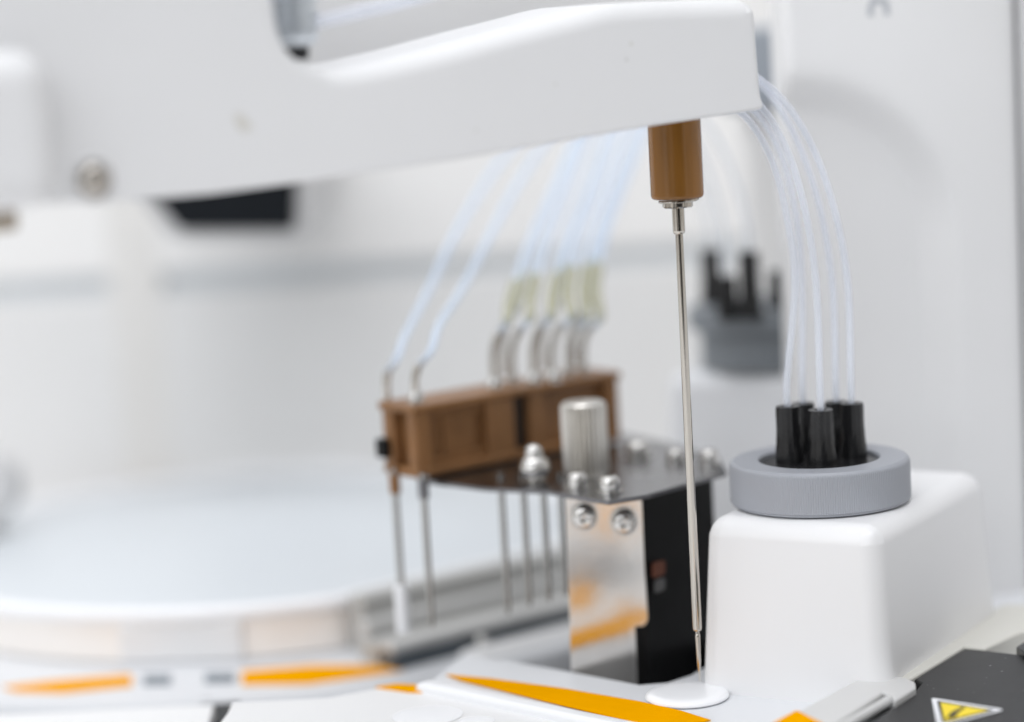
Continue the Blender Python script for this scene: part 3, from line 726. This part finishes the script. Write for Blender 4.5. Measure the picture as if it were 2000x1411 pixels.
# prints on the front panel, nearer the viewer than the picture's edge; the steel plate mirrors them
for poly in ([(1108, 1036), (1152, 1034), (1156, 1078), (1108, 1086)], [(1108, 1128), (1146, 1122), (1168, 1148), (1150, 1188), (1108, 1194)],
             [(1196, 1196), (1222, 1174), (1266, 1196), (1266, 1226), (1236, 1250), (1160, 1214)], [(1158, 980), (1252, 980), (1252, 1002), (1196, 1040), (1160, 1040)]):
    q = []
    for x, y in poly:
        h = on_plane(x, y); v = (h - CAM).normalized(); v.y = -v.y; k = (ZF + .0004 - h.z) / v.z; q.append(h + v * k)
    finish('orange_mark', prism(round_poly(q, .004), .0004), 'orange', low)

h = on_plane(1143, 1118); v = (h - CAM).normalized(); v.y = -v.y; bp_ = h + v * ((ZF - h.z) / v.z)
finish('unseen_round_cup', lathe([(0, .0002), (.0115, .0002), (.0115, .0090), (.0105, .0100), (0, .0100)], 48, at(bp_)), 'deck', low)  # unseen cup added so the steel plate mirrors a pale round
finish('unseen_cup_ring', lathe([(.0118, .0002), (.0165, .0002), (.0165, .0012), (.0118, .0012), (.0118, .0002)], 64, at(bp_)), 'midgrey', low)  # grey ring added to strengthen the mirrored outline
# black housing below the plate
hx = [Z(1256, 968, zp - .0014), Z(1400, 926, zp - .0014)]
hu = (hx[1] - hx[0]); hu.z = 0; hl = hu.length; hu.normalize(); hv = Vector((-hu.y, hu.x, 0))
h0 = hx[0] + hv * .0010 + Vector((0, .0006, 0))
hb_ = [h0, h0 + hu * hl, h0 + hu * hl + hv * .022, h0 + hv * .022]
hb_ = [Vector((v.x, max(v.y, fy + .0016), zp - .0014)) for v in hb_]
hs = thing('black_housing', 'glossy black box under the steel plate with a small painted red and white reflection', 'housing', (hb_[0].x, hb_[0].y, ZB))
finish('box', prism(round_poly(hb_, .001, 4), zp - .0014 - ZB, .0006, 3), 'blackbox', hs)
def on_h(x, y):
    v = ray(x, y); k = (h0 - CAM).dot(hv) / v.dot(hv); return CAM + v * k - hv * .0002
finish('white_reflection', prism(round_poly([on_h(*p) for p in ((1278, 1134), (1298, 1128), (1298, 1152), (1278, 1160))], .001), .0003, vec=hv), 'dimreflection', hs)
finish('red_reflection', prism(round_poly([on_h(*p) for p in ((1274, 1100), (1298, 1094), (1298, 1122), (1274, 1130))], .001), .0004, vec=hv), 'label', hs)  # both patches are painted reflections on the black box

# ------------------------------------------------------------ trough the needles dip in
g0, g1 = Z(770, 1280, -.010), Z(1105, 1196, -.010)
gd = (g1 - g0); gd.z = 0; gl = gd.length + .02; gd.normalize(); gv = Vector((-gd.y, gd.x, 0)); ga = math.atan2(gd.y, gd.x)
tr = thing('reaction_trough', 'grey stepped trough below the hanging needles, with a dark front edge', 'trough', (g0.x, g0.y, ZB))
TF = frame(Vector((g0.x, g0.y, 0)), ga)
def tbox(name, x0, x1, y0, y1, z0, z1, m, bev=.0006):
    b = box(x1 - x0, y1 - y0, z1 - z0, bev, 3, c=((x0 + x1) / 2, (y0 + y1) / 2, (z0 + z1) / 2)); bmesh.ops.transform(b, matrix=TF, verts=b.verts)
    finish(name, b, m, tr)
tbox('dark_edge', 0, gl, -.0006, .0030, ZB + .001, -.0102, 'ledgeedge')
tbox('front_rim', 0, gl, .0002, .0075, -.0100, -.0072, 'troughrim')
tbox('channel', -.0005, gl, .0077, .0160, ZB + .001, -.0085, 'trough')
tbox('light_rail', .003, gl, .0162, .0215, ZB + .001, -.0040, 'troughrim', .001)
tbox('rear_wall', .0055, gl + .01, .0217, .0290, ZB + .001, .0022, 'trough', .001)
# rounded white body between trough and deck
wb_ = thing('rounded_bar', 'rounded white bar lying between the dark trough edge and the deck', 'bar', (g0.x, g0.y, ZB))
b = box(gl - .018, .0115, .0125, .0046, 8, c=(.018 + (gl - .018) / 2, -.0066, -.0182)); bmesh.ops.transform(b, matrix=TF, verts=b.verts)
finish('bar_body', b, 'white', wb_)
p = TF @ Vector((.0275, -.0042, -.0122))
finish('pin', lathe(dome(.0018, .0014, 20, .003), 20, at((p.x, p.y, -.0135))), 'screw', wb_)

# ------------------------------------------------------------ dark pit under the bracket
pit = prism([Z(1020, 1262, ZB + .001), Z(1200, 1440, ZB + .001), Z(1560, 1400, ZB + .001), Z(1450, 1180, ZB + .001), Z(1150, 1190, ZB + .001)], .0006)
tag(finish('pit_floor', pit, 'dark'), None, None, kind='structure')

# ------------------------------------------------------------ tubes from the front cap
ways = [[(1552, 560), (1540, 440), (1510, 320), (1462, 235), (1400, 190)],
        [(1566, 560), (1556, 430), (1528, 310), (1480, 225), (1415, 175)],
        [(1594, 560), (1574, 420), (1540, 300), (1492, 215), (1430, 165)],
        [(1626, 560), (1600, 400), (1552, 265), (1500, 180), (1440, 130)],
        [(1656, 560), (1632, 420), (1588, 290), (1528, 195), (1450, 130)]]
labs = ['leftmost front clear tube arching from the black fittings on the grey capped block', 'clear tube from the rear left black fitting on the grey capped block', 'clear tube from the middle front black fitting on the grey capped block', 'clear tube from the rear right black fitting on the grey capped block', 'rightmost thin clear tube arching from the grey capped block to the arm']
for t_, w_, lb in zip(tops1, ways, labs):
    d_ = (t_ - CAM).dot(FWD)
    pts = [t_ - Vector((0, 0, .001)), t_ + Vector((0, 0, .006))] + [P(x, y, d_ + (-.004 if k else 0)) for k, (x, y) in enumerate(w_)]
    path = spline(pts, 10)
    tag(finish('tubing', sweep(path, px(6.8, .59), 24), 'tubewhite', loc=path[0]), lb, 'tube', 'clear tubes arching from the front cap')
ways2 = [[(1370, 380), (1330, 280), (1280, 200)], [(1408, 420), (1370, 300), (1320, 200)], [(1445, 380), (1405, 280), (1340, 190)]]
for t_, w_ in zip(tops2, ways2):
    d_ = (t_ - CAM).dot(FWD)
    path = spline([t_ - Vector((0, 0, .002)), t_ + Vector((0, 0, .006))] + [P(x, y, d_) for x, y in w_], 8)
    tag(finish('tubing', sweep(path, px(5, .72), 10), 'tubefaint', loc=path[0]), 'faint thin tube rising from the slate grey rear cap', 'tube', 'thin tubes from the rear cap')

# ------------------------------------------------------------ charcoal cover, rail and hinge clip at the lower right
ZC = .0012
cov = thing('charcoal_cover', 'flat charcoal cover with pale dust specks at the lower right corner', 'cover', Z(1900, 1350, 0))
q = [(1640, 1440), (1700, 1412), (1790, 1346), (1800, 1333), (1786, 1326), (1884, 1265), (2005, 1280), (2120, 1296), (2300, 1420), (2100, 1600), (1700, 1600)]
q = [Z(x, y, ZC + .0036) for x, y in q]
finish('cover_plate', prism(q, .0046, .0007, 4, both=False), 'cover', cov)
rail = thing('pale_rail', 'pale grey rail strip running back between the white block and the charcoal cover', 'rail', Z(1850, 1260, 0))
q = [(1722, 1330), (1738, 1313), (1930, 1194), (1960, 1180), (2090, 1180), (2075, 1215), (1990, 1236), (1925, 1266), (1884, 1262), (1780, 1324), (1752, 1340)]
finish('strip', prism([Z(x, y, ZC + .0043) for x, y in q], .0053, .0007, 4, both=False), 'beige', rail)
q = [(1995, 1240), (2130, 1200), (2200, 1290), (1985, 1272)]
tag(finish('black_corner_piece', prism([Z(x, y, ZC + .0052) for x, y in [(1985, 1262), (2010, 1246), (2120, 1230), (2160, 1290), (2000, 1277)]], .0028, .0006, 3), 'black', loc=Z(2040, 1262, ZC + .0052)), 'black piece behind the charcoal cover at the right edge', 'block')
clip = thing('hinge_clip', 'pale grey hinge clip with a slot and white pin beside the charcoal cover', 'hinge', Z(1680, 1370, 0))
ZH = ZC + .0052
q = [(1546, 1396), (1688, 1319), (1704, 1315), (1768, 1323), (1788, 1332), (1789, 1343), (1748, 1369), (1742, 1358), (1724, 1352), (1712, 1360), (1622, 1420), (1560, 1455), (1500, 1425)]
finish('clip_plate', prism([Z(x, y, ZH) for x, y in q], .0050, .0006, 4, both=False), 'rib', clip)
sheet('orange_mark', [(1556, 1387), (1604, 1412), (1640, 1432), (1560, 1452), (1500, 1424), (1512, 1411)], ZH + .0003, 'orange', clip, .0002, .0012)
ph = [Z(1600, 1448, ZH - .0017), Z(1742, 1366, ZH - .0017)]
finish('hinge_pin', sweep([ph[0] + (ph[1] - ph[0]) * k / 4 for k in range(5)], px(10, .57), 24), 'rib', clip)
finish('slot', prism([Z(x, y, ZH - .0032) for x, y in [(1610, 1432), (1714, 1352), (1752, 1360), (1756, 1372), (1640, 1440)]], .0004), 'dark', clip)

# warning sticker on the cover
ZS = ZC + .0036
st = thing('warning_sticker', 'yellow triangular warning sticker with a white border on the charcoal cover', 'sticker', Z(1880, 1388, ZS))
def flat(name, pix, z, m, rad):
    finish(name, prism(round_poly([Z(x, y, z) for x, y in pix], rad, 6), .0002), m, st)
tri = [(1819, 1363), (1962, 1386), (1832, 1419)]
cx, cy = sum(p[0] for p in tri) / 3, sum(p[1] for p in tri) / 3
def inset(k): return [(cx + (x - cx) * k, cy + (y - cy) * k) for x, y in tri]
flat('border', tri, ZS + .0003, 'sticker', .0013)
flat('dark_frame', inset(.79), ZS + .00045, 'ink', .0006)
flat('yellow_face', inset(.655), ZS + .0006, 'yellow', .0004)
flat('pictogram', [(1851, 1399), (1858, 1391), (1872, 1384), (1879, 1385), (1869, 1393), (1862, 1400)], ZS + .00075, 'ink', .0002)
flat('pictogram', [(1874, 1381.5), (1881, 1380), (1885, 1382), (1880, 1384)], ZS + .00076, 'ink', .0002)
flat('pictogram', [(1848, 1402), (1868, 1397.5), (1869, 1399), (1848, 1403.5)], ZS + .00077, 'ink', 0)
